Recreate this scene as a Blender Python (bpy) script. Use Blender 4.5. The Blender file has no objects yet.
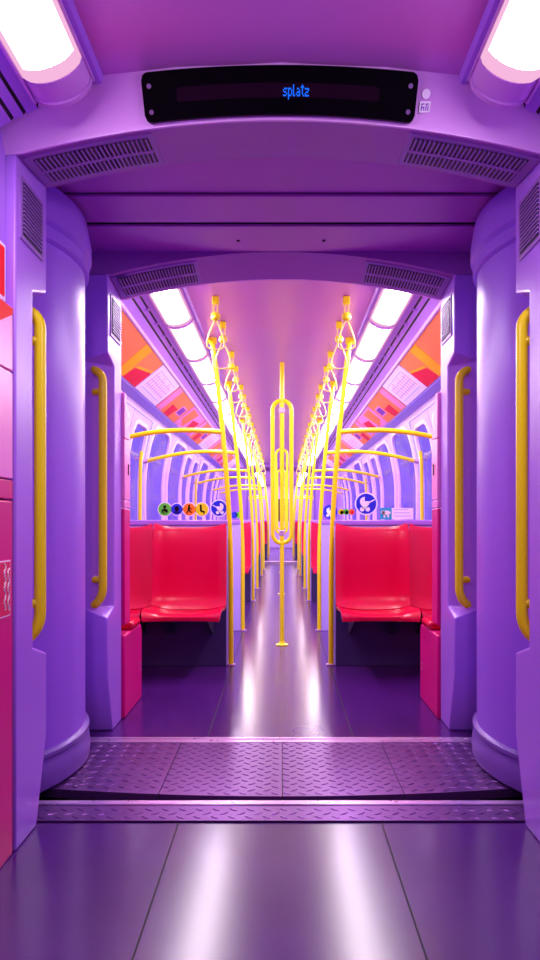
import bpy, bmesh, math, random
from mathutils import Vector, Matrix
random.seed(7)
S = bpy.context.scene
COL = S.collection
PI = math.pi

# ------------------------------------------------------------------ materials
def lin(c):
    f = lambda v: v / 12.92 if v <= 0.04045 else ((v + 0.055) / 1.055) ** 2.4
    return tuple(f(x / 255.0) for x in c) + (1.0,)

def mat(name, rgb, rough=0.4, metal=0.0, spec=0.5, noise=0.0, scale=8.0, bump=0.0, coat=0.0):
    m = bpy.data.materials.new(name); m.use_nodes = True
    nt = m.node_tree; b = nt.nodes['Principled BSDF']
    b.inputs['Base Color'].default_value = lin(rgb)
    b.inputs['Roughness'].default_value = rough
    b.inputs['Metallic'].default_value = metal
    b.inputs['Specular IOR Level'].default_value = spec
    b.inputs['Coat Weight'].default_value = coat
    if noise or bump:
        tc = nt.nodes.new('ShaderNodeTexCoord')
        n = nt.nodes.new('ShaderNodeTexNoise'); n.inputs['Scale'].default_value = scale
        n.inputs['Detail'].default_value = 4
        nt.links.new(tc.outputs['Object'], n.inputs['Vector'])
        if noise:
            mr = nt.nodes.new('ShaderNodeMapRange')
            mr.inputs['To Min'].default_value = max(0.02, rough - noise)
            mr.inputs['To Max'].default_value = min(1, rough + noise)
            nt.links.new(n.outputs['Fac'], mr.inputs['Value'])
            nt.links.new(mr.outputs['Result'], b.inputs['Roughness'])
        if bump:
            bp = nt.nodes.new('ShaderNodeBump'); bp.inputs['Strength'].default_value = bump
            bp.inputs['Distance'].default_value = 0.002
            nt.links.new(n.outputs['Fac'], bp.inputs['Height'])
            nt.links.new(bp.outputs['Normal'], b.inputs['Normal'])
    return m

def emit(name, rgb, strength):
    m = bpy.data.materials.new(name); m.use_nodes = True
    nt = m.node_tree; nt.nodes.clear()
    e = nt.nodes.new('ShaderNodeEmission'); o = nt.nodes.new('ShaderNodeOutputMaterial')
    e.inputs['Color'].default_value = lin(rgb); e.inputs['Strength'].default_value = strength
    nt.links.new(e.outputs[0], o.inputs[0])
    return m

def glass(name, rgb, gloss, body=0.0, body_rgb=(230, 220, 255), fixed=None):
    m = bpy.data.materials.new(name); m.use_nodes = True
    nt = m.node_tree; nt.nodes.clear()
    t = nt.nodes.new('ShaderNodeBsdfTransparent'); t.inputs['Color'].default_value = lin(rgb)
    g = nt.nodes.new('ShaderNodeBsdfGlossy'); g.inputs['Roughness'].default_value = 0.05
    d = nt.nodes.new('ShaderNodeBsdfDiffuse'); d.inputs['Color'].default_value = lin(body_rgb)
    m0 = nt.nodes.new('ShaderNodeMixShader'); m0.inputs[0].default_value = body
    nt.links.new(t.outputs[0], m0.inputs[1]); nt.links.new(d.outputs[0], m0.inputs[2])
    fr = nt.nodes.new('ShaderNodeFresnel'); fr.inputs['IOR'].default_value = 1.0 + gloss
    mx = nt.nodes.new('ShaderNodeMixShader'); o = nt.nodes.new('ShaderNodeOutputMaterial')
    if fixed is None: nt.links.new(fr.outputs[0], mx.inputs[0])
    else: mx.inputs[0].default_value = fixed
    nt.links.new(m0.outputs[0], mx.inputs[1])
    nt.links.new(g.outputs[0], mx.inputs[2]); nt.links.new(mx.outputs[0], o.inputs[0])
    return m

M = {
 'lavender': mat('lavender_paint', (174, 110, 232), 0.33, noise=0.03, scale=3),
 'column': mat('lavender_column', (164, 102, 234), 0.36, noise=0.03, scale=3),
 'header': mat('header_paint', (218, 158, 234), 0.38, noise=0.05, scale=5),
 'under': mat('header_paint_shaded', (160, 84, 184), 0.5, noise=0.05),  # header paint darkened: shade on underside and gangway-facing back put into colour
 'gang_ceiling': mat('gangway_ceiling', (176, 84, 192), 0.36, noise=0.05, scale=3),
 'skirt': mat('skirt_rubber', (126, 84, 180), 0.35, noise=0.1, bump=0.2),
 'ceiling': mat('ceiling_panel', (206, 126, 212), 0.3, metal=0.25, noise=0.05, scale=3),
 'trim': mat('violet_trim', (174, 112, 234), 0.35, noise=0.05),
 'strip': mat('cant_rail', (122, 92, 226), 0.3, noise=0.05),
 'wall': mat('wall_panel', (204, 166, 240), 0.4, noise=0.05),
 'frame': mat('window_frame', (244, 214, 250), 0.4, noise=0.05),
 'partition': mat('partition_laminate', (198, 172, 248), 0.4, noise=0.05),
 'under_seat': mat('dark_under_seat', (62, 44, 104), 0.45, noise=0.05),
 'cap': mat('partition_cap', (176, 122, 232), 0.3),
 'dark': mat('dark_gap', (22, 10, 34), 0.7),
 'grille': mat('grille_dark', (40, 18, 60), 0.6),
 'slat': mat('grille_slat', (150, 96, 190), 0.45),
 'yellow': mat('yellow_enamel', (255, 232, 0), 0.3),
 'strapy': mat('yellow_plastic', (255, 240, 0), 0.35, noise=0.04),
 'loop': mat('pale_loop', (250, 214, 120), 0.35, noise=0.04),
 'red': mat('red_seat', (216, 0, 62), 0.24, spec=0.5),
 'redcab': mat('red_cabinet', (226, 0, 128), 0.35, spec=0.35),
 'pink': mat('cabinet_glare_pink', (255, 140, 216), 0.3),  # lamp glare on the red cabinet's upper panels, put into the colour
 'redsign': mat('red_sign', (255, 4, 16), 0.6, spec=0.2, noise=0.03),
 'redstick': mat('red_sticker', (236, 0, 84), 0.4, noise=0.03),
 'white': mat('white_print', (250, 244, 255), 0.5, noise=0.03),
 'black': mat('black_plastic', (6, 3, 8), 0.3, spec=0.15, noise=0.05),
 'maroon': mat('display_window', (30, 6, 28), 0.3, spec=0.2, noise=0.03),
 'screw': mat('steel_screw', (210, 170, 220), 0.3, metal=0.9, noise=0.05),
 'alu': mat('aluminium_edge', (214, 170, 226), 0.3, metal=0.8, noise=0.08, scale=30),
 'tread': mat('tread_steel', (112, 62, 138), 0.34, metal=0.75, noise=0.08, scale=10),
 'steel': mat('far_steel', (200, 160, 205), 0.35, metal=0.5, noise=0.05),
 'orange': mat('advert_orange', (255, 140, 88), 0.55, spec=0.2, noise=0.03),
 'adyellow': mat('advert_yellow', (255, 188, 10), 0.55, spec=0.2, noise=0.03),
 'adred': mat('advert_red', (236, 20, 76), 0.55, spec=0.2, noise=0.03),
 'adpink': mat('advert_pink', (246, 150, 214), 0.55, spec=0.2, noise=0.03),
 'adviolet': mat('advert_violet', (140, 60, 190), 0.55, spec=0.2, noise=0.03),
 'mapwhite': mat('map_white', (250, 240, 255), 0.55, spec=0.2, noise=0.03),
 'mapblue': mat('map_blue', (190, 190, 250), 0.55, spec=0.2, noise=0.03),
 'green': mat('sticker_green', (90, 214, 60), 0.4, noise=0.03),
 'blue': mat('sticker_blue', (22, 40, 214), 0.4, noise=0.03),
 'stickorange': mat('sticker_orange', (255, 130, 20), 0.4, noise=0.03),
 'stickyellow': mat('sticker_yellow', (240, 226, 20), 0.4, noise=0.03),
 'teal': mat('sticker_teal', (30, 170, 206), 0.4, noise=0.03),
 'lens': emit('lamp_lens', (255, 238, 250), 14.0),
 'lensedge': emit('lamp_lens_edge', (255, 190, 230), 0.27),
 'lensmid': emit('lamp_lens_flank', (255, 220, 242), 1.6),
 'led': emit('led_blue', (20, 100, 255), 0.42),
 'pane': glass('window_glass', (158, 132, 228), 0.2, 0.03, fixed=0.16),
 'screen': glass('screen_glass', (250, 246, 255), 0.18, 0.005),
}

def floor_mat():
    m = mat('floor_vinyl', (72, 20, 108), 0.215, spec=0.65)
    nt = m.node_tree; b = nt.nodes['Principled BSDF']; b.inputs['Coat Roughness'].default_value = 0.28
    tc = nt.nodes.new('ShaderNodeTexCoord'); n = nt.nodes.new('ShaderNodeTexNoise')
    n.inputs['Scale'].default_value = 2.5; n.inputs['Detail'].default_value = 3
    nt.links.new(tc.outputs['Object'], n.inputs['Vector'])
    r = nt.nodes.new('ShaderNodeValToRGB')
    r.color_ramp.elements[0].position = 0.3; r.color_ramp.elements[0].color = lin((68, 18, 102))
    r.color_ramp.elements[1].position = 0.7; r.color_ramp.elements[1].color = lin((80, 26, 118))
    nt.links.new(n.outputs['Fac'], r.inputs['Fac']); nt.links.new(r.outputs['Color'], b.inputs['Base Color'])
    return m
M['floor'] = floor_mat()

# ------------------------------------------------------------------ mesh builder (world coordinates)
class MB:
    def __init__(self): self.v = []; self.f = []; self.m = []; self.mats = []
    def mi(self, k):
        if k not in self.mats: self.mats.append(k)
        return self.mats.index(k)
    def add(self, vs, fs, k):
        o = len(self.v); self.v += [tuple(p) for p in vs]; i = self.mi(k)
        for f in fs: self.f.append([o + j for j in f]); self.m.append(i)
    def quad(self, a, b, c, d, k): self.add([a, b, c, d], [(0, 1, 2, 3)], k)
    def box(self, x0, x1, y0, y1, z0, z1, k):
        vs = [(x, y, z) for x in (x0, x1) for y in (y0, y1) for z in (z0, z1)]
        self.add(vs, [(0,1,3,2),(4,6,7,5),(0,4,5,1),(2,3,7,6),(0,2,6,4),(1,5,7,3)], k)
    def loft(self, rings, k, caps=True, closed=True):
        n = len(rings[0]); vs = [p for r in rings for p in r]; fs = []
        for i in range(len(rings) - 1):
            for j in range(n if closed else n - 1):
                a = i*n + j; b = i*n + (j+1) % n
                fs.append((a, b, b + n, a + n))
        if caps and closed:
            fs.append(tuple(range(n))[::-1]); fs.append(tuple(range((len(rings)-1)*n, len(rings)*n)))
        self.add(vs, fs, k)
    def tube(self, pts, r, k, n=12, closed=False):
        P = [Vector(p) for p in pts]; rings = []; N = len(P)
        t0 = (P[1] - P[0]).normalized()
        up = Vector((0, 1, 0)) if abs(t0.y) < 0.9 else Vector((1, 0, 0))
        nrm = t0.cross(up).normalized()
        for i in range(N):
            if closed: t = (P[(i+1) % N] - P[i-1]).normalized()
            elif i == 0: t = t0
            elif i == N-1: t = (P[-1] - P[-2]).normalized()
            else: t = ((P[i+1]-P[i]).normalized() + (P[i]-P[i-1]).normalized()).normalized()
            nrm = (nrm - t * nrm.dot(t)).normalized(); b = t.cross(nrm)
            rr = r[i] if isinstance(r, (list, tuple)) else r
            rings.append([P[i] + (nrm*math.cos(a) + b*math.sin(a)) * rr for a in [2*PI*j/n for j in range(n)]])
        if closed: rings.append(rings[0])
        self.loft(rings, k, caps=not closed)
    def prism(self, poly, z0, z1, k):      # poly of (x, y)
        self.loft([[(x, y, z0) for x, y in poly], [(x, y, z1) for x, y in poly]], k)
    def lathe(self, cx, cy, prof, k, n=20): # prof of (r, z)
        self.loft([[(cx + r*math.cos(2*PI*j/n), cy + r*math.sin(2*PI*j/n), z) for j in range(n)] for r, z in prof], k)
    def disc(self, c, ux, uz, r, k, th=0.002, n=28, nrm=(0, -1, 0)):
        c = Vector(c); ux = Vector(ux); uz = Vector(uz); nn = Vector(nrm)
        ra = [c + ux*r*math.cos(2*PI*j/n) + uz*r*math.sin(2*PI*j/n) for j in range(n)]
        self.loft([ra, [p + nn*th for p in ra]], k)
    def build(self, name, parent=None, bevel=0.0, smooth=35, seg=2):
        me = bpy.data.meshes.new(name)
        off = Vector((0, 0, 0)); q = parent
        while q is not None: off += q.location; q = q.parent
        me.from_pydata([Vector(p) - off for p in self.v], [], self.f)
        for k in self.mats: me.materials.append(M[k])
        for p, i in zip(me.polygons, self.m): p.material_index = i
        bm = bmesh.new(); bm.from_mesh(me)
        bmesh.ops.remove_doubles(bm, verts=bm.verts, dist=1e-5)
        bmesh.ops.recalc_face_normals(bm, faces=bm.faces); bm.to_mesh(me); bm.free()
        for p in me.polygons: p.use_smooth = True
        me.set_sharp_from_angle(angle=math.radians(smooth))
        o = bpy.data.objects.new(name, me); COL.objects.link(o); o.parent = parent
        if bevel:
            b = o.modifiers.new('bevel', 'BEVEL'); b.width = bevel; b.segments = seg
            b.limit_method = 'ANGLE'; b.angle_limit = math.radians(40)
        return o

def tag(o, label=None, cat=None, group=None, kind=None):
    if label: o['label'] = label
    if cat: o['category'] = cat
    if group: o['group'] = group
    if kind: o['kind'] = kind
    return o
def thing(name, label, cat, loc=(0, 0, 0), group=None):
    o = bpy.data.objects.new(name, None); COL.objects.link(o); o.location = loc; o.empty_display_size = 0.1
    return tag(o, label, cat, group)
def struct(o): return tag(o, kind='structure')
def dup(root, dloc, label=None):
    r = root.copy(); COL.objects.link(r); r.location = Vector(root.location) + Vector(dloc)
    if label: r['label'] = label
    for ch in list(root.children):
        c = ch.copy(); COL.objects.link(c); c.parent = r
        for g in list(ch.children):
            d = g.copy(); COL.objects.link(d); d.parent = c
    return r

SIDE = {-1: 'left', 1: 'right'}
ORD = ['first','second','third','fourth','fifth','sixth','seventh','eighth','ninth','tenth','eleventh','twelfth',
       'thirteenth','fourteenth','fifteenth','sixteenth','seventeenth','eighteenth','nineteenth','twentieth']

# ------------------------------------------------------------------ main distances (metres; camera at the origin, looking along +Y)
CAR0, CAR1 = 3.26, 14.60          # the car seen through the gangway
PART = [4.48, 5.88, 8.05, 9.45, 11.62, 13.02, 17.12, 18.52]   # partition screens
WX = 1.25                         # outer wall
G2 = 12.64                        # offset from this gangway to the next
TAIL0, TAIL1 = CAR0 + G2, 23.2
NEAR0 = -1.6

def wall_x(z):
    if z <= 1.30: return WX
    t = min(1, (z - 1.30) / 0.63)
    return WX - 0.11 * t * t * (1.5 - 0.5*t)

# ------------------------------------------------------------------ floor
def seam(mb, y0, y1):
    for x in (-0.338, 0.332): mb.box(x-0.0025, x+0.0025, y0, y1, 0.0, 0.0006, 'dark')
f = MB(); f.box(-WX, WX, NEAR0, 2.145, -0.06, 0, 'floor'); seam(f, NEAR0, 2.145); struct(f.build('floor'))
f = MB(); f.box(-WX, WX, 2.955, CAR1+0.27, -0.06, 0, 'floor'); seam(f, 2.955, CAR1+0.27); struct(f.build('floor'))
f = MB(); f.box(-WX, WX, TAIL0-0.3, TAIL1, -0.06, 0, 'floor'); seam(f, TAIL0-0.3, TAIL1); struct(f.build('floor'))

# ------------------------------------------------------------------ ceilings
def ceil_profile(crown):
    c = 2.262 + crown
    return [(0, c, None), (0.30, c - 0.002 - crown*0.2, 'ceiling'), (0.512, 2.25 + crown*0.55, 'ceiling'), (0.52, 2.235 + crown*0.5, 'trim'),
            (0.535, 2.236 + crown*0.45, 'trim'), (0.536, 2.262 + crown*0.3, 'dark'), (0.705, 2.222, 'trim'), (0.706, 2.197, 'dark'),
            (0.738, 2.182, 'trim'), (0.742, 2.186, 'dark'), (0.748, 2.178, 'dark'), (0.774, 2.166, 'trim'), (0.778, 2.170, 'dark'),
            (0.784, 2.161, 'dark'), (0.826, 2.136, 'trim'), (0.834, 2.124, 'frame'), (0.846, 2.121, 'frame'), (0.85, 2.128, 'dark'),
            (1.058, 1.962, 'trim'), (1.066, 1.946, 'strip'), (1.135, 1.926, 'strip'), (1.14, 1.93, 'strip')]
def ceiling(y0, y1, crown=0.0):
    pr = ceil_profile(crown); mb = MB()
    for s in (-1, 1):
        for (xa, za, _), (xb, zb, k) in zip(pr, pr[1:]):
            mb.quad((s*xa, y0, za), (s*xb, y0, zb), (s*xb, y1, zb), (s*xa, y1, za), k)
    for s in (-1, 1):  # bridges break the air slots into dashes
        y = y0 + 0.12
        while y < min(y1, 12):
            mb.box(min(s*0.738, s*0.79), max(s*0.738, s*0.79), y, y+0.03, 2.172, 2.179, 'trim'); y += 0.26
    mb.quad((-1.35, y0, 2.42), (1.35, y0, 2.42), (1.35, y1, 2.42), (-1.35, y1, 2.42), 'dark')
    return struct(mb.build('ceiling'))
ceiling(NEAR0, 1.89, 0.055); ceiling(CAR0 - 0.02, CAR1 + 0.02); ceiling(TAIL0 - 0.02, TAIL1)

# gangway ceilings: three overlapping sheets each
for off in (0, G2):
    mb = MB()
    for y0, y1, z in ((2.20, 2.50, 2.258), (2.505, 2.726, 2.247), (2.742, 3.02, 2.238)):
        mb.box(-1.3, 1.3, y0+off, y1+off, z, z+0.012, 'gang_ceiling')
    mb.box(-1.3, 1.3, 2.2+off, 3.02+off, 2.28, 2.30, 'dark')
    if off == 0:
        for x in (-0.19, 0.19): mb.lathe(x, 2.88, [(0.008, 2.239), (0.008, 2.234)], 'dark', 10)
    struct(mb.build('ceiling', bevel=0.003))

# ------------------------------------------------------------------ gangway portals
def zb(x): return 2.205 - 0.105 * min(1, abs(x)/0.8) ** 2
def zt(x): return 2.317 - 0.14 * min(0.95, abs(x)) ** 2
class Portal:
    def __init__(self, y0, d): self.y0 = y0; self.d = d
    def Y(self, q): return self.y0 + self.d * q
    def face(self, x, t, out=0.0):           # a point of the tilted arch face, t from bottom to top
        dy = -0.09 * t - out; dz = (zt(x) - zb(x)) * t - out * 0.3
        return (x, self.Y(dy), zb(x) + dz)
    def under(self, x, q, out=0.0): return (x, self.Y(q), zb(x) + q * 0.12 - out)
def portal(p, label, vents=True):
    r = thing('gangway_portal', label, 'gangway portal', (0, p.y0, 0))
    # arch header
    mb = MB(); N = 48; X = [-1.25 + 2.5*i/N for i in range(N+1)]
    rows = []
    for x in X:
        e = p.face(x, 1.0)
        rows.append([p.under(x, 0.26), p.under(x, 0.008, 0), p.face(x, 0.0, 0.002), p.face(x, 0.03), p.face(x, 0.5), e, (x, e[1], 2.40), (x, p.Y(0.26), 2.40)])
    kk = ['under', 'header', 'header', 'header', 'header', 'header', 'dark', 'under']  # underside and back face take the shade-darkened header paint
    for a, b in zip(rows, rows[1:]):
        for j in range(8):
            j2 = (j+1) % 8; mb.quad(a[j], b[j], b[j2], a[j2], kk[j])
    mb.add(rows[0], [tuple(range(8))], 'header'); mb.add(rows[-1], [tuple(range(8))[::-1]], 'header')
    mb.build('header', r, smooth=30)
    for s in (-1, 1):
        mb = MB()
        V = {'A0': (.80, 0, 0), 'A9': (.80, 0, 2.14), 'C0': (.80, .17, 0), 'C2': (.80, .26, .28), 'C5': (.80, .26, .545), 'B5': (.80, .135, .587),
             'B7': (.80, .135, 1.736), 'C7': (.80, .26, 1.775), 'C9': (.80, .26, 2.14), 'D5': (.92, .26, .594), 'D7': (.92, .26, 1.735),
             'E0': (1.25, .17, 0), 'E2': (1.25, .26, .28), 'E5': (1.25, .26, .594), 'E7': (1.25, .26, 1.735), 'E9': (1.25, .26, 2.14), 'F0': (1.25, 0, 0), 'F9': (1.25, 0, 2.14)}
        K = list(V); vs = [(s*x, p.Y(q), z) for x, q, z in V.values()]
        fs = ['A0 C0 C2 C5 B5 B7 C7 C9 A9', 'C0 E0 E2 C2', 'C2 E2 E5 D5 C5', 'B5 C5 D5', 'B5 D5 D7 B7', 'B7 D7 C7', 'D5 E5 E7 D7', 'D7 E7 E9 C9 C7',
              'E0 F0 F9 E9 E7 E5 E2', 'F0 A0 A9 F9', 'A9 C9 E9 F9', 'A0 F0 E0 C0']
        mb.add(vs, [[K.index(k) for k in f_.split()] for f_ in fs], 'lavender')
        jamb = mb.build('jamb', r, bevel=0.006, smooth=20)
        if not vents: continue
        # upright grille on the aisle face of the jamb
        g = MB(); x0 = s*0.80
        g.box(min(x0, x0-s*0.004), max(x0, x0-s*0.004), min(p.Y(.03), p.Y(.215)), max(p.Y(.03), p.Y(.215)), 1.865, 2.06, 'slat')
        g.box(min(x0, x0-s*0.005), max(x0, x0-s*0.005), min(p.Y(.045), p.Y(.20)), max(p.Y(.045), p.Y(.20)), 1.88, 2.045, 'grille')
        for k in range(13):
            z = 1.888 + k*0.0128
            g.box(min(x0-s*.003, x0-s*.009), max(x0-s*.003, x0-s*.009), min(p.Y(.045), p.Y(.20)), max(p.Y(.045), p.Y(.20)), z, z+0.0045, 'slat')
        g.build('side_grille', r)
        # curved grille on the underside of the arch
        g = MB()
        def patch(xa, xb, qa, qb, o, k, n=10):
            for i in range(n):
                u, w = xa + (xb-xa)*i/n, xa + (xb-xa)*(i+1)/n
                t = [p.under(s*u, qa, o), p.under(s*w, qa, o), p.under(s*w, qb, o), p.under(s*u, qb, o)]
                b = [p.under(s*u, qa, 0), p.under(s*w, qa, 0), p.under(s*w, qb, 0), p.under(s*u, qb, 0)]
                g.add(t + b, [(0,1,2,3),(4,7,6,5),(0,4,5,1),(1,5,6,2),(2,6,7,3),(3,7,4,0)], k)
        patch(0.395, 0.79, 0.025, 0.235, 0.004, 'slat')
        patch(0.41, 0.765, 0.045, 0.215, 0.0055, 'grille')
        for k in range(25):
            u = 0.416 + k*0.0141
            for qa, qb in ((0.045, 0.122), (0.138, 0.215)): patch(u, u+0.0046, qa, qb, 0.010, 'slat', 1)
        patch(0.41, 0.765, 0.122, 0.138, 0.009, 'slat')
        g.build('arch_grille', r)
    return r
P_near = Portal(1.96, 1); P_far = Portal(CAR0, -1)
portal(P_near, 'nearest lavender gangway arch, framing the whole view under the black display')
portal(P_far, 'lavender gangway arch on the far side of the metal tread plates')
portal(Portal(CAR1, 1), 'small distant gangway arch at the far end of the seating car', False)
portal(Portal(TAIL0, -1), 'most distant gangway arch, half hidden behind the yellow centre poles', False)

# handles beside the columns
def handle(p, s, label):
    hx = 0.81 if p.d > 0 else 0.832
    o = thing('grab_rail', label, 'handle', (s*hx, p.Y(0.225), 0), 'curved yellow handles on the gangway arches')
    x, y = s*hx, p.Y(0.225); n = 8; pts = []
    ox, oy = s*0.075, p.d * -0.02
    zt_, zb_ = 1.705, 0.60
    for i in range(n+1):
        a = PI/2 * i/n
        pts.append((x + ox*0.8*(1-math.sin(a)), y + oy*(1-math.sin(a)), zb_ + 0.09*(1-math.cos(a)) ))
    pts2 = []
    for i in range(n+1):
        a = PI/2 * i/n
        pts2.append((x + ox*0.8*(1-math.cos(a)), y + oy*(1-math.cos(a)), zt_ - 0.06*(1-math.sin(a))))
    mb = MB(); mb.tube(pts + pts2, 0.0195, 'yellow', 14)
    mb.build('bar', o)
    for z in (0.72, 1.60):
        mb = MB()
        mb.tube([(x + s*0.004, y - p.d*0.002, z), (x + s*0.06, y - p.d*0.02, z), (x + s*0.085, y - p.d*0.03, z)], [0.0155, 0.0155, 0.018], 'yellow', 12)
        mb.build('bracket', o)
for p, w in ((P_near, 'nearest'), (P_far, 'farther')):
    for s in (-1, 1):
        handle(p, s, f'{w} curved yellow grab handle on the {SIDE[s]} gangway jamb, {"before" if w=="nearest" else "beyond"} the rounded column')

# rounded gangway columns
def column(s, off, label):
    o = thing('gangway_column', label, 'column', (s*1.1, 2.61+off, 0))
    def arc(r, n=24):
        a0 = math.asin(0.345/0.55); cx, cy = -1.35, 2.61
        pts = []
        for i in range(n+1):
            a = -a0 + 2*a0*i/n; pts.append((-s*(cx + r*math.cos(a)), cy + off + r*math.sin(a)))
        return pts + [(s*1.28, cy+off+0.345), (s*1.28, cy+off-0.345)]
    mb = MB(); mb.prism(arc(0.54), 0.11, 2.08, 'column'); mb.build('shell', o, smooth=40)
    mb = MB()
    rg = lambda r, z: [(x, y, z) for x, y in arc(r)]
    mb.loft([rg(.545, .012), rg(.558, .022), rg(.562, .06), rg(.556, .105), rg(.549, .118), rg(.549, .128), rg(.557, .134), rg(.557, .148), rg(.541, .158)], 'skirt')
    mb.build('skirt', o, smooth=40)
    mb = MB()
    mb.loft([rg(.541, 2.02), rg(.556, 2.03), rg(.556, 2.06), rg(.546, 2.068), rg(.546, 2.08), rg(.566, 2.092), rg(.566, 2.14), rg(.55, 2.235)], 'column')
    mb.build('rim', o, smooth=40)
for s in (-1, 1):
    column(s, 0, f'rounded lavender gangway column on the {SIDE[s]}, between the two arches')
    column(s, G2, f'tiny rounded column of the distant second gangway on the {SIDE[s]}')
# gangway outer skin
for off in (0, G2):
    for s in (-1, 1):
        mb = MB(); mb.box(min(s*1.28, s*1.34), max(s*1.28, s*1.34), 1.9+off, 3.3+off, -0.06, 2.42, 'dark')
        struct(mb.build('wall_' + SIDE[s]))
    mb = MB(); mb.box(-1.3, 1.3, 2.145+off, 2.955+off, -0.10, -0.05, 'dark'); struct(mb.build('floor'))

# tread plates
def tread(name, label, x0, x1, y0f, y1, z0, z1, front_rail=False, off=0, pattern=True):
    o = thing(name, label, 'floor plate', ((x0+x1)/2, (y0f(0)+y1)/2+off, 0), 'metal plates of the gangway floor')
    mb = MB(); n = 12
    top = []; xs = [x0 + (x1-x0)*i/n for i in range(n+1)]
    ring = [(x, y0f(x)+off) for x in xs] + [(x1, y1+off), (x0, y1+off)]
    mb.prism(ring, z0, z1, 'tread')
    if pattern:
        dx, dy = 0.058, 0.029; j = 0; y = y0f(0) + 0.02
        while y < y1 - 0.012:
            x = x0 + 0.012 + (dx/2 if j % 2 else 0)
            while x < x1 - 0.012:
                if y > y0f(x) + 0.012:
                    a = (0.55 if j % 2 else -0.55); c, sn = math.cos(a), math.sin(a); L, W = 0.021, 0.0058
                    P = [(x + c*L, y+off + sn*L), (x - sn*W, y+off + c*W), (x - c*L, y+off - sn*L), (x + sn*W, y+off - c*W)]
                    Q = [(x + (px-x)*0.45, y+off + (py-y-off)*0.45) for px, py in P]
                    mb.loft([[(px, py, z1-0.0005) for px, py in P], [(px, py, z1+0.0024) for px, py in Q]], 'tread')
                x += dx
            y += dy; j += 1
    mb.build('plate', o, smooth=20)
    return o
fa = lambda x: 2.325 + 0.075 * (x/0.9)**2
for (x0, x1, w) in ((-0.95, -0.443, 'leftmost patterned metal tread plate, beside the left column'), (-0.440, 0.004, 'patterned metal tread plate left of the middle joint'),
                    (0.007, 0.443, 'patterned metal tread plate right of the middle joint'), (0.446, 0.95, 'rightmost patterned metal tread plate, beside the right column')):
    o = tread('tread_plate', w, x0, x1, fa, 2.885, -0.02, 0.012)
mb = MB(); mb.box(-0.93, 0.93, 2.888, 2.952, -0.02, 0.014, 'alu')
mb.box(-0.93, 0.93, 2.925, 2.945, 0.014, 0.017, 'alu')
tag(mb.build('edge_strip', bevel=0.004), 'bright metal edge strip between tread plates and far car floor', 'edge strip')
o = tread('sill_plate', 'narrow patterned metal sill plate nearest the camera, before the dark joint', -0.93, 0.93, lambda x: 2.15, 2.262, -0.02, 0.006)
mb = MB(); mb.box(-0.93, 0.93, 2.266, 2.298, -0.02, 0.010, 'alu'); mb.build('edge_rail', o, bevel=0.003)
mb = MB(); mb.box(-0.95, 0.95, 2.146+G2, 2.954+G2, -0.02, 0.02, 'steel'); mb.box(-0.95, 0.95, 2.146+G2, 2.20+G2, 0.02, 0.035, 'dark')
tag(mb.build('sill_plate', bevel=0.004), 'plain metal floor plate of the distant second gangway', 'floor plate')

# ------------------------------------------------------------------ display on the near arch
def on_face(p, x0, x1, t0, t1, r_x, r_t, out0, out1, mb, k, n=40):
    rows = []
    for i in range(n+1):
        x = x0 + (x1-x0)*i/n
        e = min(x-x0, x1-x); cut = 0
        if e < r_x: cut = r_t * (1 - math.sqrt(max(0, 1 - (1 - e/r_x)**2)))
        a, b = t0 + cut, t1 - cut
        rows.append([p.face(x, a, out0), p.face(x, a, out1), p.face(x, b, out1), p.face(x, b, out0)])
    for a, b in zip(rows, rows[1:]):
        for j in range(4): mb.quad(a[j], b[j], b[(j+1) % 4], a[(j+1) % 4], k)
    mb.add(rows[0], [(0,1,2,3)], k); mb.add(rows[-1], [(3,2,1,0)], k)
dsp = thing('destination_display', 'long black destination display with blue lettering on the nearest arch', 'display', (0, 1.9, 2.2))
mb = MB(); on_face(P_near, -0.404, 0.397, 0.08, 0.93, 0.02, 0.13, 0.0, 0.012, mb, 'black', 160); mb.build('housing', dsp, smooth=25)
mb = MB(); on_face(P_near, -0.305, 0.288, 0.38, 0.63, 0.004, 0.02, 0.012, 0.0135, mb, 'maroon'); mb.build('display_window', dsp)
for x in (-0.383, 0.376):
    for t in (0.26, 0.70):
        c = Vector(P_near.face(x, t, 0.012)); mb = MB()
        mb.disc(c, (1, 0, 0), Vector((0, -0.6, 0.8)), 0.0065, 'screw', 0.004, 14, Vector((0, -0.8, -0.6))); mb.build('screw', dsp)
GL = {'s': ["....","....",".###","#...",".##.","...#","###.","....","...."],
      'p': ["....","....","###.","#..#","#..#","#..#","###.","#...","#..."],
      'l': ["##","#.","#.","#.","#.","#.",".#","..",".."],
      'a': ["....","....",".##.","...#",".###","#..#",".###","....","...."],
      't': [".#.","###",".#.",".#.",".#.",".#.","..#","...","..."],
      'z': ["....","....","####","...#",".##.","#...","####","....","...."]}
GL['l'] = ["#.","#.","#.","#.","#.","#.","##","..",".."]
mb = MB(); cx = 0.006; px = 0.0031; tstep = 0.029
for ch in 'splatz':
    g = GL[ch]
    for ri, row in enumerate(g):
        for ci, c in enumerate(row):
            if c == '#':
                t = 0.60 - ri*tstep; x = cx + ci*px
                a = [P_near.face(x, t, .0145), P_near.face(x+px*.94, t, .0145), P_near.face(x+px*.94, t-tstep*.94, .0145), P_near.face(x, t-tstep*.94, .0145)]
                mb.add(a, [(0,1,2,3)], 'led')
    cx += (len(g[0]) + 0.7) * px
mb.build('led_text', dsp)
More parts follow.
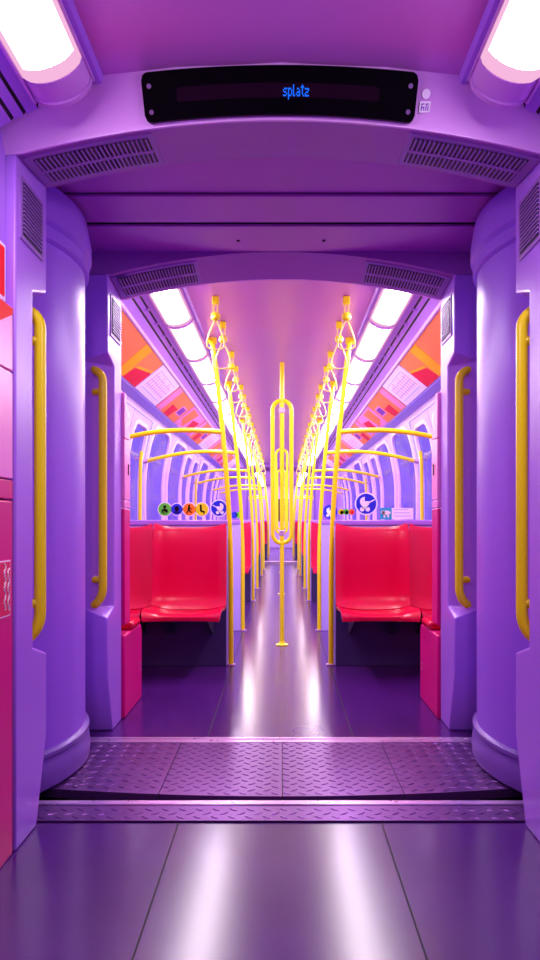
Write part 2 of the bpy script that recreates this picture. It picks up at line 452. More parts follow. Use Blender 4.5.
# white reader pictogram to the right of the display
pic = thing('pictogram_sticker', 'small white pictogram of a round head over a square beside the display', 'sticker', (0.43, 1.92, 2.25))
FN = Vector((0, -0.77, -0.64)); FU = Vector((0, -0.64, 0.77))
mb = MB(); c = Vector(P_near.face(0.425, 0.62, 0.002)); mb.disc(c, (1,0,0), FU, 0.0125, 'white', 0.0015, 24, FN); mb.build('head', pic)
mb = MB(); c = Vector(P_near.face(0.425, 0.40, 0.002))
def pquad(mb, c, x0, x1, u0, u1, o, k):
    X = Vector((1,0,0)); mb.add([c + X*x0 + FU*u0 + FN*o, c + X*x1 + FU*u0 + FN*o, c + X*x1 + FU*u1 + FN*o, c + X*x0 + FU*u1 + FN*o,
                                 c + X*x0 + FU*u0, c + X*x1 + FU*u0, c + X*x1 + FU*u1, c + X*x0 + FU*u1], [(0,1,2,3),(4,7,6,5),(0,4,5,1),(1,5,6,2),(2,6,7,3),(3,7,4,0)], k)
pquad(mb, c, -0.016, 0.016, -0.014, 0.014, 0.0015, 'white')
for (a, b, u, w) in ((-0.011,-0.008,-0.009,0.009),(-0.011,-0.002,0.006,0.009),(-0.011,-0.002,-0.002,0.001),(-0.004,-0.001,-0.009,0.001),(0.002,0.005,-0.009,0.009),(0.005,0.010,0.006,0.009),(0.008,0.011,-0.009,0.004)):
    pquad(mb, c, a, b, u, w, 0.0022, 'adviolet')
mb.build('square', pic)

# ------------------------------------------------------------------ ceiling lights
def light(s, y1, crown, label, group, cap=0.035, ln=0.835):
    o = thing('ceiling_light', label, 'ceiling light', (s*0.62, y1 - ln/2, 2.2), group)
    ya, yb = y1 - ln + 0.006, y1
    A = Vector((0.537, 2.242 + crown*0.4)); B = Vector((0.703, 2.197 + crown*0.05)); nn = Vector((B.y - A.y, -(B.x - A.x))).normalized()
    if nn.y > 0: nn = -nn
    def sect(y, b0, h, up=0.02):
        pts = []
        for i in range(11):
            t = i/10; q = A.lerp(B, t) + nn * (b0 + h * (1 - (2*t-1)**2) ** 0.6)
            pts.append((s*q.x, y, q.y))
        e = B - nn*up; d = A - nn*up
        return pts + [(s*e.x, y, e.y), (s*d.x, y, d.y)]
    mb = MB(); e0, e1 = ya+0.006, yb-cap
    L = [sect(e0, 0.0, 0.042), sect(e0+0.02, 0.0, 0.042), sect(e1-0.05, 0.0, 0.042), sect(e1, 0.0, 0.042)]
    for j in range(3):
        for i in range(13):
            i2 = (i+1) % 13; core = 2 <= i <= 7 and j < 2; mid = 1 <= i <= 8 and j < 2
            mb.quad(L[j][i], L[j][i2], L[j+1][i2], L[j+1][i], 'lens' if core else 'lensmid' if mid else 'lensedge')
    for q in (L[0], L[3]): mb.add(q, [tuple(range(13))], 'lensedge')
    mb.build('diffuser', o, smooth=50)
    mb = MB()
    mb.loft([sect(yb-cap, 0.0, 0.045), sect(yb-0.022, 0.0, 0.045)], 'header')
    mb.loft([sect(yb-0.022, 0.003, 0.050), sect(yb-0.006, 0.003, 0.050), sect(yb, 0.0, 0.042)], 'header')
    mb.build('end_cap', o, smooth=50)
    mb = MB(); mb.loft([sect(ya, 0.0, 0.045), sect(ya+0.006, 0.0, 0.045)], 'header')
    mb.build('end_cap', o, smooth=50)
    for e, sg in ((A, -1), (B, 1)):
        mb = MB()
        mb.box(min(s*(e.x - 0.004), s*(e.x + 0.004)), max(s*(e.x-0.004), s*(e.x+0.004)), ya, yb, e.y-0.010, e.y+0.012, 'header')
        mb.build('side_rail', o)
for s in (-1, 1):
    for i in range(1):
        light(s, 1.86 - 0.84*i, 0.055, f'big glowing ceiling light at top {SIDE[s]} before the arch' if i == 0 else
              f'ceiling light in the near car on the {SIDE[s]}, {ORD[i]} back from the arch', 'ceiling lights of the near car', 0.10)
    for i in range(13):
        light(s, 3.99 + 0.84*i, 0.0, f'glowing ceiling light of the {SIDE[s]} row in the seating car, {ORD[i]} beyond the far arch', 'ceiling lights of the seating car')
    for i in range(8):
        light(s, TAIL0 + 0.85 + 0.84*i, 0.0, f'tiny ceiling light on the {SIDE[s]} in the most distant car, {ORD[i]} of its row', 'ceiling lights of the most distant car')

# ------------------------------------------------------------------ outer walls, windows, doors
def rsq(u, v, hx, hz, r):        # point of the unit-square border -> rounded rectangle
    x, z = u*hx, v*hz; cx, cz = hx-r, hz-r
    if abs(x) > cx and abs(z) > cz:
        dx, dz = abs(x)-cx, abs(z)-cz; L = math.hypot(dx, dz) or 1
        x = math.copysign(cx + dx/L*r, x); z = math.copysign(cz + dz/L*r, z)
    return x, z
def border(n=14):
    pts = []
    for k in range(4):
        for i in range(n):
            t = -1 + 2*i/n
            pts.append([(t, -1), (1, t), (-t, 1), (-1, -t)][k])
    return pts
def wp(s, y, z, out=0.0): return (s*(wall_x(z) - out), y, z)
def cell(mb, s, y0, y1, z0, z1, h, k, out=0.0):
    cy, cz = (y0+y1)/2, (z0+z1)/2
    if h is None:
        n = 8
        for i in range(n):
            a, b = z0 + (z1-z0)*i/n, z0 + (z1-z0)*(i+1)/n
            mb.quad(wp(s,y0,a,out), wp(s,y1,a,out), wp(s,y1,b,out), wp(s,y0,b,out), k)
        return
    hy0, hy1, hz0, hz1, r = h; mb_o, mb_i = [], []
    for u, v in border():
        mb_o.append(wp(s, cy + u*(y1-y0)/2, cz + v*(z1-z0)/2, out))
        a, b = rsq(u, v, (hy1-hy0)/2, (hz1-hz0)/2, r)
        mb_i.append(wp(s, (hy0+hy1)/2 + a, (hz0+hz1)/2 + b, out))
    mid = [tuple((Vector(o)*0.5 + Vector(i)*0.5)) for o, i in zip(mb_o, mb_i)]
    mid = [(s*(wall_x(z) - out), y, z) for x, y, z in mid]
    mb.loft([mb_o, mid, mb_i], k, caps=False)
def window(name, s, h, parent=None, out=0.0):
    hy0, hy1, hz0, hz1, r = h; cy, cz = (hy0+hy1)/2, (hz0+hz1)/2
    def lp(g, o):
        L = []
        for u, v in border():
            a, b = rsq(u, v, (hy1-hy0)/2 + g, (hz1-hz0)/2 + g, r + g)
            L.append(wp(s, cy + a, cz + b, o + out))
        return L
    fr = MB(); fr.loft([lp(0.035, 0.0), lp(0.03, 0.012), lp(0.0, 0.012), lp(-0.004, -0.006), lp(-0.004, -0.018)], 'frame', caps=False)
    if parent is None: w = struct(fr.build(name, smooth=40)); 
    else: w = fr.build('window_frame', parent, smooth=40)
    pn = MB(); L0 = lp(-0.002, -0.012)
    rings = []
    for f_ in (1.0, 0.7, 0.4, 0.1):
        rg = []
        for (x, y, z) in L0:
            yy, zz = cy + (y-cy)*f_, cz + (z-cz)*f_
            rg.append((s*(wall_x(zz) + 0.012 - out), yy, zz))
        rings.append(rg)
    pn.loft(rings, 'pane', caps=False); pn.add(rings[-1], [tuple(range(len(rings[-1])))], 'pane')
    pn.build('pane', w, smooth=60)
    return w
BAYS = [(PART[1], PART[2]), (PART[3], PART[4])]
DOORS = [(PART[0], PART[1]), (PART[2], PART[3]), (PART[4], PART[5])]
wn = dn = 1
for s in (-1, 1):
    mb = MB()
    cell(mb, s, CAR0, PART[0], 0, 1.94, None, 'wall'); cell(mb, s, PART[5], CAR1, 0, 1.94, None, 'wall')
    for a, b in BAYS:
        m = (a+b)/2; hs = [(a+0.09, m-0.13, 0.82, 1.86, 0.17), (m+0.13, b-0.09, 0.82, 1.86, 0.17)]
        cell(mb, s, a, m, 0, 1.94, hs[0], 'wall'); cell(mb, s, m, b, 0, 1.94, hs[1], 'wall')
        for h in hs: window(f'window_{wn}', s, h); wn += 1
    for a, b in DOORS: cell(mb, s, a, b, 1.885, 1.94, None, 'wall')
    struct(mb.build('wall_' + SIDE[s], smooth=30))
    for a, b in DOORS:
        d = bpy.data.objects.new(f'door_{dn}', None); COL.objects.link(d); d.location = (s*WX, (a+b)/2, 0); struct(d); dn += 1
        m = (a+b)/2
        for y0, y1 in ((a+0.01, m-0.008), (m+0.008, b-0.01)):
            h = (y0+0.10, y1-0.10, 0.80, 1.80, 0.10)
            mb = MB(); cell(mb, s, y0, y1, 0.0, 1.885, h, 'wall', -0.012); lf = mb.build('door_leaf', d, smooth=30)
            fr = MB()
            window('', s, h, d, -0.012)
        mb = MB(); cell(mb, s, m-0.009, m+0.009, 0, 1.885, None, 'dark', -0.016); mb.build('seal', d)
# tail car, plain
for s in (-1, 1):
    mb = MB(); cell(mb, s, TAIL0, TAIL1, 0, 0.9, None, 'wall'); cell(mb, s, TAIL0, TAIL1, 1.5, 1.94, None, 'wall'); cell(mb, s, TAIL0, TAIL1, 0.9, 1.5, None, 'pane')
    struct(mb.build('wall_' + SIDE[s]))
mb = MB(); mb.box(-1.3, 1.3, TAIL1, TAIL1+0.05, -0.05, 2.42, 'steel'); mb.box(-0.42, 0.42, TAIL1-0.02, TAIL1, 0.02, 1.92, 'wall'); mb.box(-0.28, 0.28, TAIL1-0.03, TAIL1-0.02, 0.95, 1.75, 'dark')
struct(mb.build('wall_back'))
# near car
for s in (-1, 1):
    mb = MB(); x0, x1 = sorted((s*0.83, s*1.25)); mb.box(x0, x1, NEAR0, 1.095, 0, 2.16, 'lavender'); mb.box(x0, x1, 1.095, 1.955, 0 if s > 0 else 1.64, 2.16, 'lavender'); struct(mb.build('wall_' + SIDE[s]))
mb = MB(); mb.box(-1.3, 1.3, NEAR0-0.05, NEAR0, -0.05, 2.42, 'grille'); struct(mb.build('wall_front'))

# ------------------------------------------------------------------ cabinets
def cab_far(s):
    o = thing('equipment_cabinet', f'red cabinet, glare-pink above, with a low red box, {SIDE[s]} side just beyond the far arch', 'cabinet', (s*1.0, 3.4, 0))
    X = lambda a, b: sorted((s*a, s*b))
    mb = MB(); mb.box(*X(0.785, 1.2), 3.265, 3.385, 0.47, 1.058, 'redcab'); mb.build('lower_panel', o, bevel=0.006)
    mb = MB(); mb.box(*X(0.785, 1.2), 3.265, 3.385, 1.062, 1.098, 'pink'); mb.build('middle_strip', o, bevel=0.003)
    mb = MB(); mb.box(*X(0.785, 1.2), 3.265, 3.385, 1.102, 1.41, 'pink')
    mb.box(*X(0.780, 0.786), 3.335, 3.34, 1.23, 1.285, 'black'); mb.box(*X(0.780, 0.786), 3.335, 3.355, 1.23, 1.236, 'black'); mb.box(*X(0.780, 0.786), 3.335, 3.355, 1.279, 1.285, 'black')
    mb.build('door', o, bevel=0.003)
    mb = MB(); mb.loft([[(s*0.785, 3.265, z), (s*0.785, y, z), (s*1.2, y, z), (s*1.2, 3.265, z)] for z, y in ((1.414, 3.385), (1.64, 3.30))], 'pink'); mb.build('top_panel', o, bevel=0.004)
    mb = MB()
    prof = [(3.265, 0.0), (3.67, 0.0), (3.67, 0.38), (3.655, 0.41), (3.63, 0.42), (3.265, 0.42)]
    mb.loft([[(x, y, z) for y, z in prof] for x in (s*0.785, s*1.2)], 'redcab'); mb.build('low_box', o, bevel=0.008)
    mb = MB(); mb.box(*X(0.775, 1.18), 3.41, 3.60, 0.42, 0.465, 'red'); mb.build('cushion', o, bevel=0.018, seg=4)
    for z in (0.17, 0.20):
        mb = MB(); mb.disc((s*0.785, 3.62, z), (0,1,0), (0,0,1), 0.006, 'screw', 0.003, 10, (-s, 0, 0)); mb.build('screw', o)
cab_far(-1); cab_far(1)
o = thing('equipment_cabinet', 'magenta cabinet cut by the left picture edge, nearest the camera', 'cabinet', (-1.0, 1.6, 0))
mb = MB(); mb.box(-1.24, -0.803, 1.1, 1.948, 0, 1.058, 'redcab'); mb.build('lower_panel', o, bevel=0.006)
mb = MB(); mb.box(-1.24, -0.803, 1.1, 1.948, 1.062, 1.118, 'redcab'); mb.build('middle_strip', o, bevel=0.003)
mb = MB(); mb.box(-1.24, -0.803, 1.1, 1.948, 1.122, 1.44, 'pink'); mb.build('door', o, bevel=0.004)
mb = MB(); mb.box(-1.24, -0.803, 1.1, 1.948, 1.444, 1.636, 'pink')
mb.add([(-0.802, 1.945, 1.632), (-0.802, 1.2, 1.632), (-0.802, 1.2, 1.2+.0), (-0.802, 1.60, 1.444), (-0.802, 1.945, 1.615)], [(0,1,3,4)], 'redsign')
mb.build('top_panel', o, bevel=0.004)
# red notices on the near left wall and cabinet
o = thing('red_notice', 'plain red sign with white border, cut by the left edge above the cabinet', 'sign', (-0.82, 1.83, 1.73))
mb = MB(); mb.box(-0.83, -0.826, 1.74, 1.949, 1.655, 1.823, 'white'); mb.build('border', o)
mb = MB(); mb.box(-0.827, -0.8245, 1.75, 1.939, 1.666, 1.812, 'redsign'); mb.build('field', o)
o = thing('red_notice', 'red sticker with white script lines on the magenta cabinet', 'sticker', (-0.80, 1.86, 0.80))
mb = MB(); mb.box(-0.803, -0.8015, 1.74, 1.925, 0.718, 0.882, 'white'); mb.build('border', o)
mb = MB(); mb.box(-0.802, -0.8005, 1.744, 1.921, 0.722, 0.878, 'redstick'); mb.build('field', o)
mb = MB()
for yb, h0, h1 in ((1.908, 0.735, 0.85), (1.884, 0.738, 0.865)):
    z = h0; k = 0
    while z < h1:
        a = [(-0.7998, yb + 0.006*math.sin(k*1.9+i*1.2) , z + 0.011*i/3) for i in range(4)]
        mb.tube(a, 0.0018, 'white', 6); z += 0.0125; k += 1
mb.build('script', o)

# ------------------------------------------------------------------ partitions
def partition(i, s):
    y = PART[i]; nm = ['nearest','second','third','fourth','fifth','sixth','seventh','eighth'][i]
    o = thing('partition_screen', f'{nm} lavender partition screen on the {SIDE[s]} of the aisle' + (' behind red seats' if i in (0, 2, 4, 6) else ''), 'partition', (s*0.8, y, 0), 'partition screens along the aisle')
    X = lambda a, b: sorted((s*a, s*b))
    mb = MB(); mb.box(*X(0.364, 1.245), y-0.018, y+0.018, 0.0, 0.962, 'partition'); mb.build('panel', o, bevel=0.004)
    mb = MB(); mb.box(*X(0.366, 1.245), y-0.026, y+0.026, 0.962, 1.0, 'cap'); mb.build('top_cap', o, bevel=0.008, seg=3)
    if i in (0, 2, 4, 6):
        mb = MB(); mb.box(*X(0.375, 1.24), y-0.026, y-0.0185, 0.0, 0.40, 'under_seat'); mb.build('under_seat_panel', o, bevel=0.004)  # dark violet sheet on the lower partition, below the seats
    if i < 2: mb = MB(); mb.box(*X(0.40, 1.20), y-0.004, y+0.004, 1.0, 1.42, 'screen'); mb.build('glass_pane', o)
def grab(i, s):
    y = PART[i]; nm = ['nearest','second','third','fourth','fifth','sixth','seventh','eighth'][i]
    o = thing('grab_pole', f'yellow grab pole with wall rail at the {nm} partition on the {SIDE[s]}', 'pole', (s*0.32, y, 0), 'yellow grab poles along the aisle')
    pts = []
    for k in range(25):
        z = 2.256 * k/24; u = max(0, (z - 0.6)/1.65); pts.append((s*(0.345 + 0.13*u**1.7), y, z))
    mb = MB(); mb.tube(pts, 0.0175, 'yellow', 14); mb.build('pole', o)
    xt = pts[-1][0]
    mb = MB(); mb.lathe(xt, y, [(0.030, 2.215), (0.034, 2.22), (0.034, 2.256), (0.02, 2.258)], 'yellow', 18); mb.build('ceiling_socket', o)
    mb = MB(); mb.lathe(s*0.345, y, [(0.034, 0.001), (0.034, 0.008), (0.02, 0.012)], 'alu', 18); mb.build('floor_flange', o)
    x0 = 0.345 + 0.13*((1.605-0.6)/1.65)**1.7
    mb = MB(); rp = []
    for k in range(13):
        t = k/12; rp.append((s*(x0 + (1.205 - x0)*t), y, 1.605 + 0.025*math.sin(PI*t) - 0.07*t*t))
    mb.tube(rp, 0.0165, 'yellow', 12); mb.build('rail', o)
    mb = MB(); e = rp[-1]; mb.tube([e, (s*1.225, y, e[2]-0.002), (s*1.243, y, e[2]-0.003)], [0.018, 0.022, 0.03], 'steel', 12); mb.build('wall_bracket', o)
for i in range(8):
    for s in (-1, 1): partition(i, s); grab(i, s)
for i in (1, 3):
    for s in (-1, 1):
        y = PART[i] - 0.40
        o = thing('door_handrail', f'upright yellow handrail on the {SIDE[s]} wall beside the {"first" if i == 1 else "second"} doors', 'handrail', (s*1.17, y, 0), 'upright handrails beside the doors')
        mb = MB(); mb.tube([(s*1.215, y, 0.84), (s*1.195, y, 0.87), (s*1.19, y, 0.95), (s*1.185, y, 1.5), (s*1.175, y, 1.58)], 0.015, 'yellow', 10); mb.build('bar', o)
        for z in (0.95, 1.52):
            mb = MB(); mb.tube([(s*1.186, y, z), (s*(wall_x(z)-0.002), y, z)], [0.012, 0.016], 'steel', 10); mb.build('bracket', o)

# ------------------------------------------------------------------ seats
def seat(i, s, xa, xb, label):
    y = PART[i] - 0.05; w = (xb-xa)/2; cx = (xa+xb)/2
    o = thing('train_seat', label, 'seat', (s*cx, y, 0), 'red moulded seats facing the camera')
    NU = 16
    def shell(prof, wid, k, name, lipcurve=False):
        top = []; bot = []
        for j, (py, pz, ny, nz) in enumerate(prof):
            ra, rb = [], []
            for a in range(NU+1):
                u = -1 + 2*a/NU; e = abs(u)**5
                bo = 0.022*e - 0.016*(1 - u*u)
                ww = w*wid[j]
                px = s*(cx + u*ww)
                ra.append((px, y + py + ny*bo, pz + nz*bo)); rb.append((px, y + py + ny*(bo-0.02), pz + nz*(bo-0.02)))
            top.append(ra); bot.append(rb)
        mb = MB()
        for g in (top, bot):
            mb.loft(g, k, caps=False, closed=False)
        n = len(prof)
        for j in range(n-1):
            for c in (0, NU): mb.quad(top[j][c], top[j+1][c], bot[j+1][c], bot[j][c], k)
        for j in (0, n-1):
            for a in range(NU): mb.quad(top[j][a], top[j][a+1], bot[j][a+1], bot[j][a], k)
        return mb.build(name, o, smooth=45)
    pan = [(-0.432, 0.375, -1, 0.05), (-0.437, 0.395, -0.95, 0.3), (-0.428, 0.414, -0.6, 0.8), (-0.40, 0.425, -0.1, 1), (-0.32, 0.424, 0, 1), (-0.22, 0.414, 0, 1), (-0.14, 0.408, -0.1, 1), (-0.10, 0.414, -0.3, .95)]
    shell(pan, [0.95, 0.97, 0.985, 0.99, 0.99, 0.99, 0.99, 0.99], 'red', 'seat_pan')
    back = [(-0.098, 0.418, -0.4, .9), (-0.075, 0.45, -0.8, 0.5), (-0.062, 0.50, -1, 0.15), (-0.058, 0.60, -1, 0), (-0.054, 0.72, -1, 0), (-0.046, 0.84, -1, 0), (-0.036, 0.92, -1, 0.1), (-0.028, 0.948, -0.8, 0.5), (-0.016, 0.962, -0.5, 0.8)]
    shell(back, [1, 1, 1, 1, 1, 1, 0.997, 0.985, 0.96], 'red', 'backrest')
    pr = [(-0.40, 0.385), (-0.36, 0.36), (-0.10, 0.25), (0.018, 0.22), (0.018, 0.40)]
    for q in (cx - w*0.55, cx + w*0.55):
        mb = MB(); mb.loft([[(s*(q-0.02), y+a, b) for a, b in pr], [(s*(q+0.02), y+a, b) for a, b in pr]], 'grille')
        mb.build('bracket', o)
for s in (-1, 1):
    seat(0, s, 0.366, 0.862, f'nearest red aisle seat on the {SIDE[s]}, below the sticker-lined glass screen')
    seat(0, s, 0.863, 1.235, f'red window seat on the {SIDE[s]}, half hidden behind the red cabinet')
    seat(2, s, 0.366, 0.862, f'second red aisle seat on the {SIDE[s]}, seen edge-on past the second partition')
    seat(6, s, 0.366, 0.862, f'minute red seat on the {SIDE[s]} in the most distant car')
    seat(4, s, 0.366, 0.862, f'third and farthest red aisle seat on the {SIDE[s]}, a sliver beside the aisle')

# ------------------------------------------------------------------ centre poles
def stanchion(y, label):
    o = thing('centre_pole', label, 'pole', (0.008, y, 0), 'looped yellow poles in the middle of the aisle')
    x = 0.008
    mb = MB(); mb.tube([(x, y, 0.004), (x, y, 2.26)], 0.0175, 'yellow', 16); mb.build('pole', o)
    mb = MB(); pts = []; R = 0.075; zt_, zb_ = 1.955, 0.815
    for k in range(13): a = PI*k/12; pts.append((x + R*math.cos(a), y, zt_-R + R*math.sin(a)))
    for k in range(13): a = PI + PI*k/12; pts.append((x + R*math.cos(a), y, zb_+R + R*math.sin(a)))
    mb.tube(pts, 0.017, 'yellow', 14, closed=True); mb.build('loop', o)
    mb = MB(); mb.lathe(x, y, [(0.05, 0.001), (0.05, 0.008), (0.028, 0.014), (0.02, 0.03)], 'yellow', 22); mb.build('floor_flange', o)
    for z in (1.875, 0.895):
        mb = MB(); mb.lathe(x, y, [(0.019, z-0.022), (0.024, z-0.018), (0.024, z+0.018), (0.019, z+0.022)], 'steel', 16); mb.build('collar', o)
stanchion(5.2, 'nearest yellow centre pole with a long looped grip in the aisle')
stanchion(8.77, 'second looped yellow centre pole, seen through the loop of the nearest')
stanchion(12.34, 'farthest looped yellow centre pole, almost covered by the two before it')

# ------------------------------------------------------------------ hanging straps
def strap(s):
    x, y = s*0.368, 3.66
    o = thing('hanging_strap', f'nearest yellow hanging strap on the {SIDE[s]}, just beyond the far arch', 'hanging strap', (x, y, 2.256), 'yellow hanging straps from the ceiling')
    mb = MB(); mb.box(x-0.019, x+0.019, y-0.02, y+0.02, 2.212, 2.256, 'strapy'); mb.build('mount', o, bevel=0.006)
    mb = MB()
    for dx in (-0.011, 0.011): mb.box(x+dx-0.004, x+dx+0.004, y-0.012, y+0.012, 2.155, 2.214, 'loop')
    mb.build('band', o)
    mb = MB(); mb.lathe(x, y, [(0.010, 2.122), (0.024, 2.130), (0.027, 2.145), (0.024, 2.160), (0.010, 2.168)], 'strapy', 14); mb.build('clamp', o)
    mb = MB(); P = [(x, y, 2.125)]
    pts = [(0.006, 2.122), (0.020, 2.09), (0.038, 2.045), (0.050, 2.00), (0.047, 1.975), (0.030, 1.962), (0, 1.958)]
    L = [(x + a, y, z) for a, z in pts] + [(x - a, y, z) for a, z in pts[-2::-1]]
    mb.tube(L, 0.0048, 'loop', 8, closed=True); mb.build('grip_loop', o)
    return o
for s in (-1, 1):
    o = strap(s); n = 0
    for k in range(9):
        for dy in (0, 0.46):
            if k == 0 and dy == 0: continue
            n += 1
            if n < 18: dup(o, (0, 1.19*k + dy, 0), f'yellow hanging strap over the {SIDE[s]} aisle edge, {ORD[n]} from the far arch')

# ------------------------------------------------------------------ adverts and line maps on the cove
def cove(s, y, t, o=0.006):      # t from the inner edge 0 to the outer edge 1
    x = 0.853 + (1.058-0.853)*t; z = 2.126 + (1.962-2.126)*t
    return (s*(x - 0.62*o), y, z - 0.78*o)
def cpatch(mb, s, pts, o, k): 
    a = [cove(s, y, t, o) for y, t in pts]; b = [cove(s, y, t, 0.001) for y, t in pts]
    mb.loft([a, b], k)
def advert(s, y0, y1, kind, label):
    o = thing('advert_panel', label, 'advert', (s*0.95, (y0+y1)/2, 2.04), 'cove panels along the ceiling edge')
    L = y1 - y0
    mb = MB(); base = 'mapwhite' if kind == 'map' else ('orange' if kind in 'AB' else 'adpink')
    cpatch(mb, s, [(y0+.01, 0), (y1-.01, 0), (y1-.01, 1), (y0+.01, 1)], 0.006, base); mb.build('board', o)
    mb = MB(); Q = lambda pts, k, oo=0.0075: cpatch(mb, s, [(y0 + L*a, t) for a, t in pts], oo, k)
    if kind == 'map':
        for i in range(5): Q([(0.1, 0.15+i*.17), (0.9, 0.15+i*.17), (0.9, 0.168+i*.17), (0.1, 0.168+i*.17)], 'mapblue')
        for i in range(9): Q([(0.12+i*.09, 0.2+0.06*(i%3)), (0.13+i*.09, 0.2+0.06*(i%3)), (0.13+i*.09, 0.75), (0.12+i*.09, 0.75)], 'adpink', 0.0078)
        mb.build('line_map', o); return
    if kind == 'A':
        Q([(0.60, 0.02), (0.72, 0.02), (0.74, 0.98), (0.62, 0.98)], 'adyellow')
        Q([(0.76, 0.62), (0.99, 0.42), (0.99, 0.99), (0.74, 0.99)], 'adred')
        Q([(0.76, 0.54), (0.99, 0.34), (0.99, 0.41), (0.76, 0.61)], 'adyellow')
    elif kind == 'B':
        Q([(0.0+.02, 0.0+.02), (0.2, 0.02), (0.2, 0.98), (0.02, 0.98)], 'adpink')
        Q([(0.34, 0.55), (0.62, 0.55), (0.58, 0.98), (0.36, 0.98)], 'adred')
        Q([(0.66, 0.30), (0.92, 0.30), (0.92, 0.72), (0.66, 0.72)], 'adpink', 0.008); Q([(0.69, 0.36), (0.89, 0.36), (0.89, 0.66), (0.69, 0.66)], 'adviolet', 0.009)
    else:
        Q([(0.1, 0.1), (0.5, 0.1), (0.4, 0.9), (0.1, 0.7)], 'orange'); Q([(0.55, 0.4), (0.9, 0.3), (0.9, 0.95), (0.6, 0.95)], 'adred')
    mb.build('print', o)
for s in (-1, 1):
    advert(s, 3.30, 4.69, 'A', f'orange advert with yellow stripe and red corner, ceiling edge at {SIDE[s]} beside the far arch')
    for j in range(3):
        y = 4.70 + 3.57*j
        advert(s, y, y+0.76, 'map', f'white line map panel above the {ORD[j]} doors on the {SIDE[s]}')
        if j < 2:
            advert(s, y+0.78, y+1.70, 'B', f'orange and red advert with violet box, {SIDE[s]} ceiling edge beyond the {ORD[j]} line map')
            advert(s, y+1.71, y+2.62, 'C', f'pink advert with red and orange shapes, {SIDE[s]} ceiling edge, second beyond the {ORD[j]} line map')
            advert(s, y+2.63, y+3.55, 'B', f'orange and red advert on the {SIDE[s]} ceiling edge, just before the {ORD[j+1]} line map')

# ------------------------------------------------------------------ stickers on the nearest glass screens
YG = PART[0] - 0.0045
def round_sticker(x, z, r, k, label, deco):
    o = thing('round_sticker', label, 'sticker', (x, YG, z))
    mb = MB(); mb.disc((x, YG, z), (1,0,0), (0,0,1), r, 'white', 0.0012); mb.build('rim', o)
    mb = MB(); mb.disc((x, YG-0.0012, z), (1,0,0), (0,0,1), r*0.88, k, 0.001); mb.build('disc', o)
    mb = MB(); deco(mb, x, YG-0.0022, z, r); mb.build('symbol', o)
def blob(mb, x, y, z, rx, rz, k, n=16):
    ra = [(x + rx*math.cos(2*PI*j/n), y, z + rz*math.sin(2*PI*j/n)) for j in range(n)]
    mb.loft([ra, [(a, y-0.001, b) for a, _, b in ra]], k)
def bar(mb, x0, z0, x1, z1, w, y, k):
    d = Vector((x1-x0, 0, z1-z0)).normalized(); p = Vector((-d.z, 0, d.x)) * w/2
    a = [Vector((x0, y, z0))+p, Vector((x1, y, z1))+p, Vector((x1, y, z1))-p, Vector((x0, y, z0))-p]
    mb.loft([a, [q + Vector((0, -0.001, 0)) for q in a]], k)
def d_person(mb, x, y, z, r):
    blob(mb, x, y, z + .35*r, .22*r, .22*r, 'black'); blob(mb, x, y, z-.25*r, .45*r, .35*r, 'black'); bar(mb, x-.2*r, z-.3*r, x+.3*r, z-.6*r, .12*r, y-.001, 'green')
def d_dark(mb, x, y, z, r):
    blob(mb, x, y, z+.1*r, .35*r, .4*r, 'black'); bar(mb, x-.4*r, z-.45*r, x+.4*r, z-.45*r, .2*r, y, 'black')
def d_walk(mb, x, y, z, r):
    blob(mb, x-.02*r, y, z+.5*r, .15*r, .15*r, 'black'); bar(mb, x, z+.35*r, x-.1*r, z-.1*r, .3*r, y, 'black'); bar(mb, x-.1*r, z-.1*r, x-.4*r, z-.6*r, .16*r, y, 'black'); bar(mb, x-.1*r, z-.1*r, x+.35*r, z-.5*r, .16*r, y, 'black'); bar(mb, x, z+.2*r, x+.4*r, z, .12*r, y, 'black')
def d_sit(mb, x, y, z, r):
    blob(mb, x-.15*r, y, z+.5*r, .15*r, .15*r, 'black'); bar(mb, x-.15*r, z+.35*r, x-.1*r, z-.3*r, .28*r, y, 'black'); bar(mb, x-.1*r, z-.3*r, x+.35*r, z-.3*r, .2*r, y, 'black'); bar(mb, x+.3*r, z-.3*r, x+.3*r, z-.65*r, .16*r, y, 'black')
def d_pram(mb, x, y, z, r, f=1):
    n = 12; ra = [(x - f*.12*r + .42*r*math.cos(PI + PI*j/n)*1.0, y, z + .22*r + .52*r*math.sin(PI + PI*j/n)) for j in range(n+1)]
    mb.loft([ra, [(a, y-.001, b) for a, _, b in ra]], 'white')
    ra = [(x - f*.12*r, y, z+.2*r)] + [(x - f*.12*r - f*.42*r*math.cos(PI/2*j/8), y, z + .2*r + .4*r*math.sin(PI/2*j/8)) for j in range(9)]
    mb.loft([ra, [(a, y-.001, b) for a, _, b in ra]], 'white')
    bar(mb, x+f*.25*r, z+.1*r, x+f*.72*r, z+.36*r, .1*r, y, 'white')
    for dx in (-.36, .14): blob(mb, x + f*dx*r, y, z-.48*r, .2*r, .2*r, 'white')
    bar(mb, x-f*.36*r, z-.36*r, x+f*.14*r, z-.36*r, .14*r, y, 'white')
gx = lambda px: (px-281)/145.0
gz = lambda py: 1 + (520-py)/145.0
round_sticker(gx(165), gz(510.5)+.008, 0.050, 'green', 'green round sticker, leftmost of four on the left glass screen', d_person)
round_sticker(gx(177), gz(510.5)+.008, 0.044, 'blue', 'dark blue round sticker between the green and the orange one', d_dark)
round_sticker(gx(189.5), gz(510.5)+.008, 0.048, 'stickorange', 'orange round sticker with black walking figure on left glass', d_walk)
round_sticker(gx(202), gz(510.5)+.008, 0.050, 'stickyellow', 'yellow round sticker with black seated figure on left glass', d_sit)
round_sticker(gx(219), gz(510)+.012, 0.060, 'blue', 'blue pram sticker beside the pole on the left glass screen', lambda m, x, y, z, r: d_pram(m, x, y, z, r, -1))
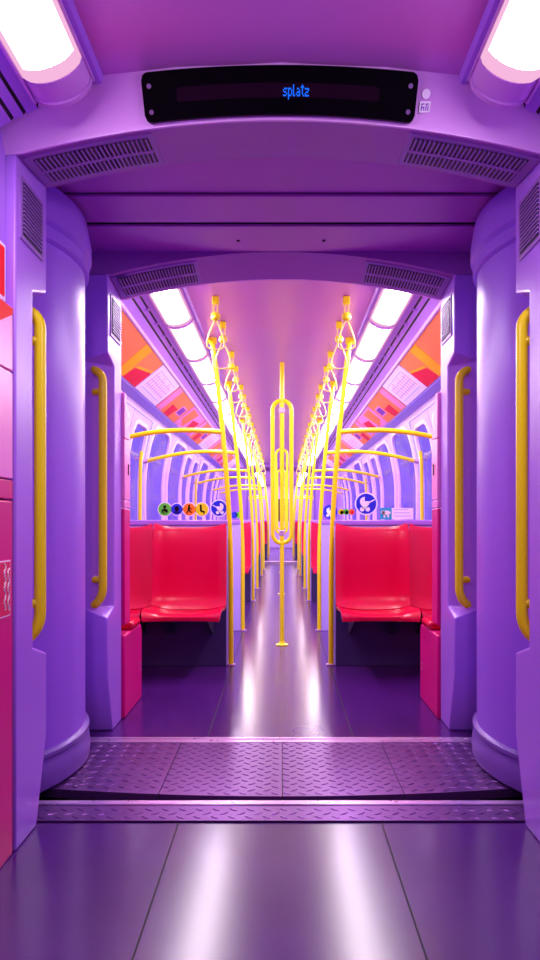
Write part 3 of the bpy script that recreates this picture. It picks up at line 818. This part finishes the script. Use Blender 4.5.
round_sticker(gx(366), gz(505.5)+.012, 0.079, 'blue', 'large blue pram sticker on the right glass screen', d_pram)
o = thing('notice_sticker', 'teal and white notice strip with animal shape on the right glass', 'sticker', (gx(398), YG, gz(514)))
mb = MB(); mb.box(gx(391.5), gx(413), YG-0.0012, YG, 1.004, gz(508), 'white'); mb.build('white_field', o)
mb = MB(); mb.box(gx(380), gx(391.5), YG-0.0014, YG, 1.004, gz(508), 'teal'); mb.build('teal_field', o)
mb = MB(); x, z = gx(386), gz(514); blob(mb, x, YG-.0014, z+.008, .030, .016, 'white'); blob(mb, x-.022, YG-.0014, z+.012, .014, .012, 'white'); bar(mb, x-.012, z, x-.012, z-.026, .011, YG-.0014, 'white'); bar(mb, x+.014, z, x+.014, z-.024, .011, YG-.0014, 'white'); mb.build('animal_shape', o)
mb = MB()
for k in range(3): mb.box(gx(394), gx(411)-.01*k, YG-.0018, YG-.0012, 1.025+.022*k, 1.030+.022*k, 'mapblue')
mb.build('text_lines', o)
for k, (px, c, w) in enumerate(((341, 'stickyellow', 'yellow'), (346, 'green', 'green'), (351.5, 'stickorange', 'orange'))):
    x, z = gx(px), gz(512.5)
    o = thing('round_sticker', f'tiny {w} sticker in the cluster left of the large pram sticker', 'sticker', (x, YG, z))
    mb = MB(); mb.disc((x, YG, z+.004), (1,0,0), (0,0,1), 0.021, c, 0.0012); mb.build('disc', o)
    mb = MB(); blob(mb, x+.004, YG-.0012, z, .011, .013, 'black' if k != 2 else 'adred'); mb.build('symbol', o)
# small round stickers on the second left glass and second right glass
YG2 = PART[1] - 0.0045
for px, c, w in ((234.5, 'blue', 'blue'), (239.5, 'green', 'green')):
    x = (px-281)/110; z = 1 + (520-515)/110
    mb = MB(); mb.disc((x, YG2, z), (1,0,0), (0,0,1), 0.030, c, 0.0012)
    tag(mb.build('round_sticker'), f'small {w} sticker on the second glass screen, right of the left grab pole', 'sticker')
x = (330-281)/110; z = 1 + (520-512)/110
o = thing('round_sticker', 'blue pram sticker on the second right glass screen, cut by the pole', 'sticker', (x, YG2, z))
mb = MB(); mb.disc((x, YG2, z), (1,0,0), (0,0,1), 0.065, 'blue', 0.0012); mb.build('disc', o)
mb = MB(); d_pram(mb, x, YG2-.0014, z, .065); mb.build('symbol', o)

# ------------------------------------------------------------------ world, camera, view
w = bpy.data.worlds.new('tunnel'); S.world = w; w.use_nodes = True
bg = w.node_tree.nodes['Background']; bg.inputs['Color'].default_value = lin((190, 170, 255)); bg.inputs['Strength'].default_value = 0.35

cam = bpy.data.cameras.new('camera'); co = bpy.data.objects.new('camera', cam); COL.objects.link(co)
co.location = (0, 0, 1.0); co.rotation_euler = (PI/2, 0, 0)
cam.sensor_fit = 'VERTICAL'; cam.sensor_height = 36; cam.sensor_width = 20.25
cam.lens = 650 * 36 / 960
cam.shift_x = -11/960; cam.shift_y = 40/960
cam.clip_start = 0.02; cam.clip_end = 100
S.camera = co
S.view_settings.view_transform = 'Standard'; S.view_settings.look = 'None'
S.view_settings.exposure = 1.8; S.view_settings.gamma = 1.0
S.cycles.use_denoising = True
S.cycles.max_bounces = 10; S.cycles.transparent_max_bounces = 16
S.cycles.sample_clamp_indirect = 6
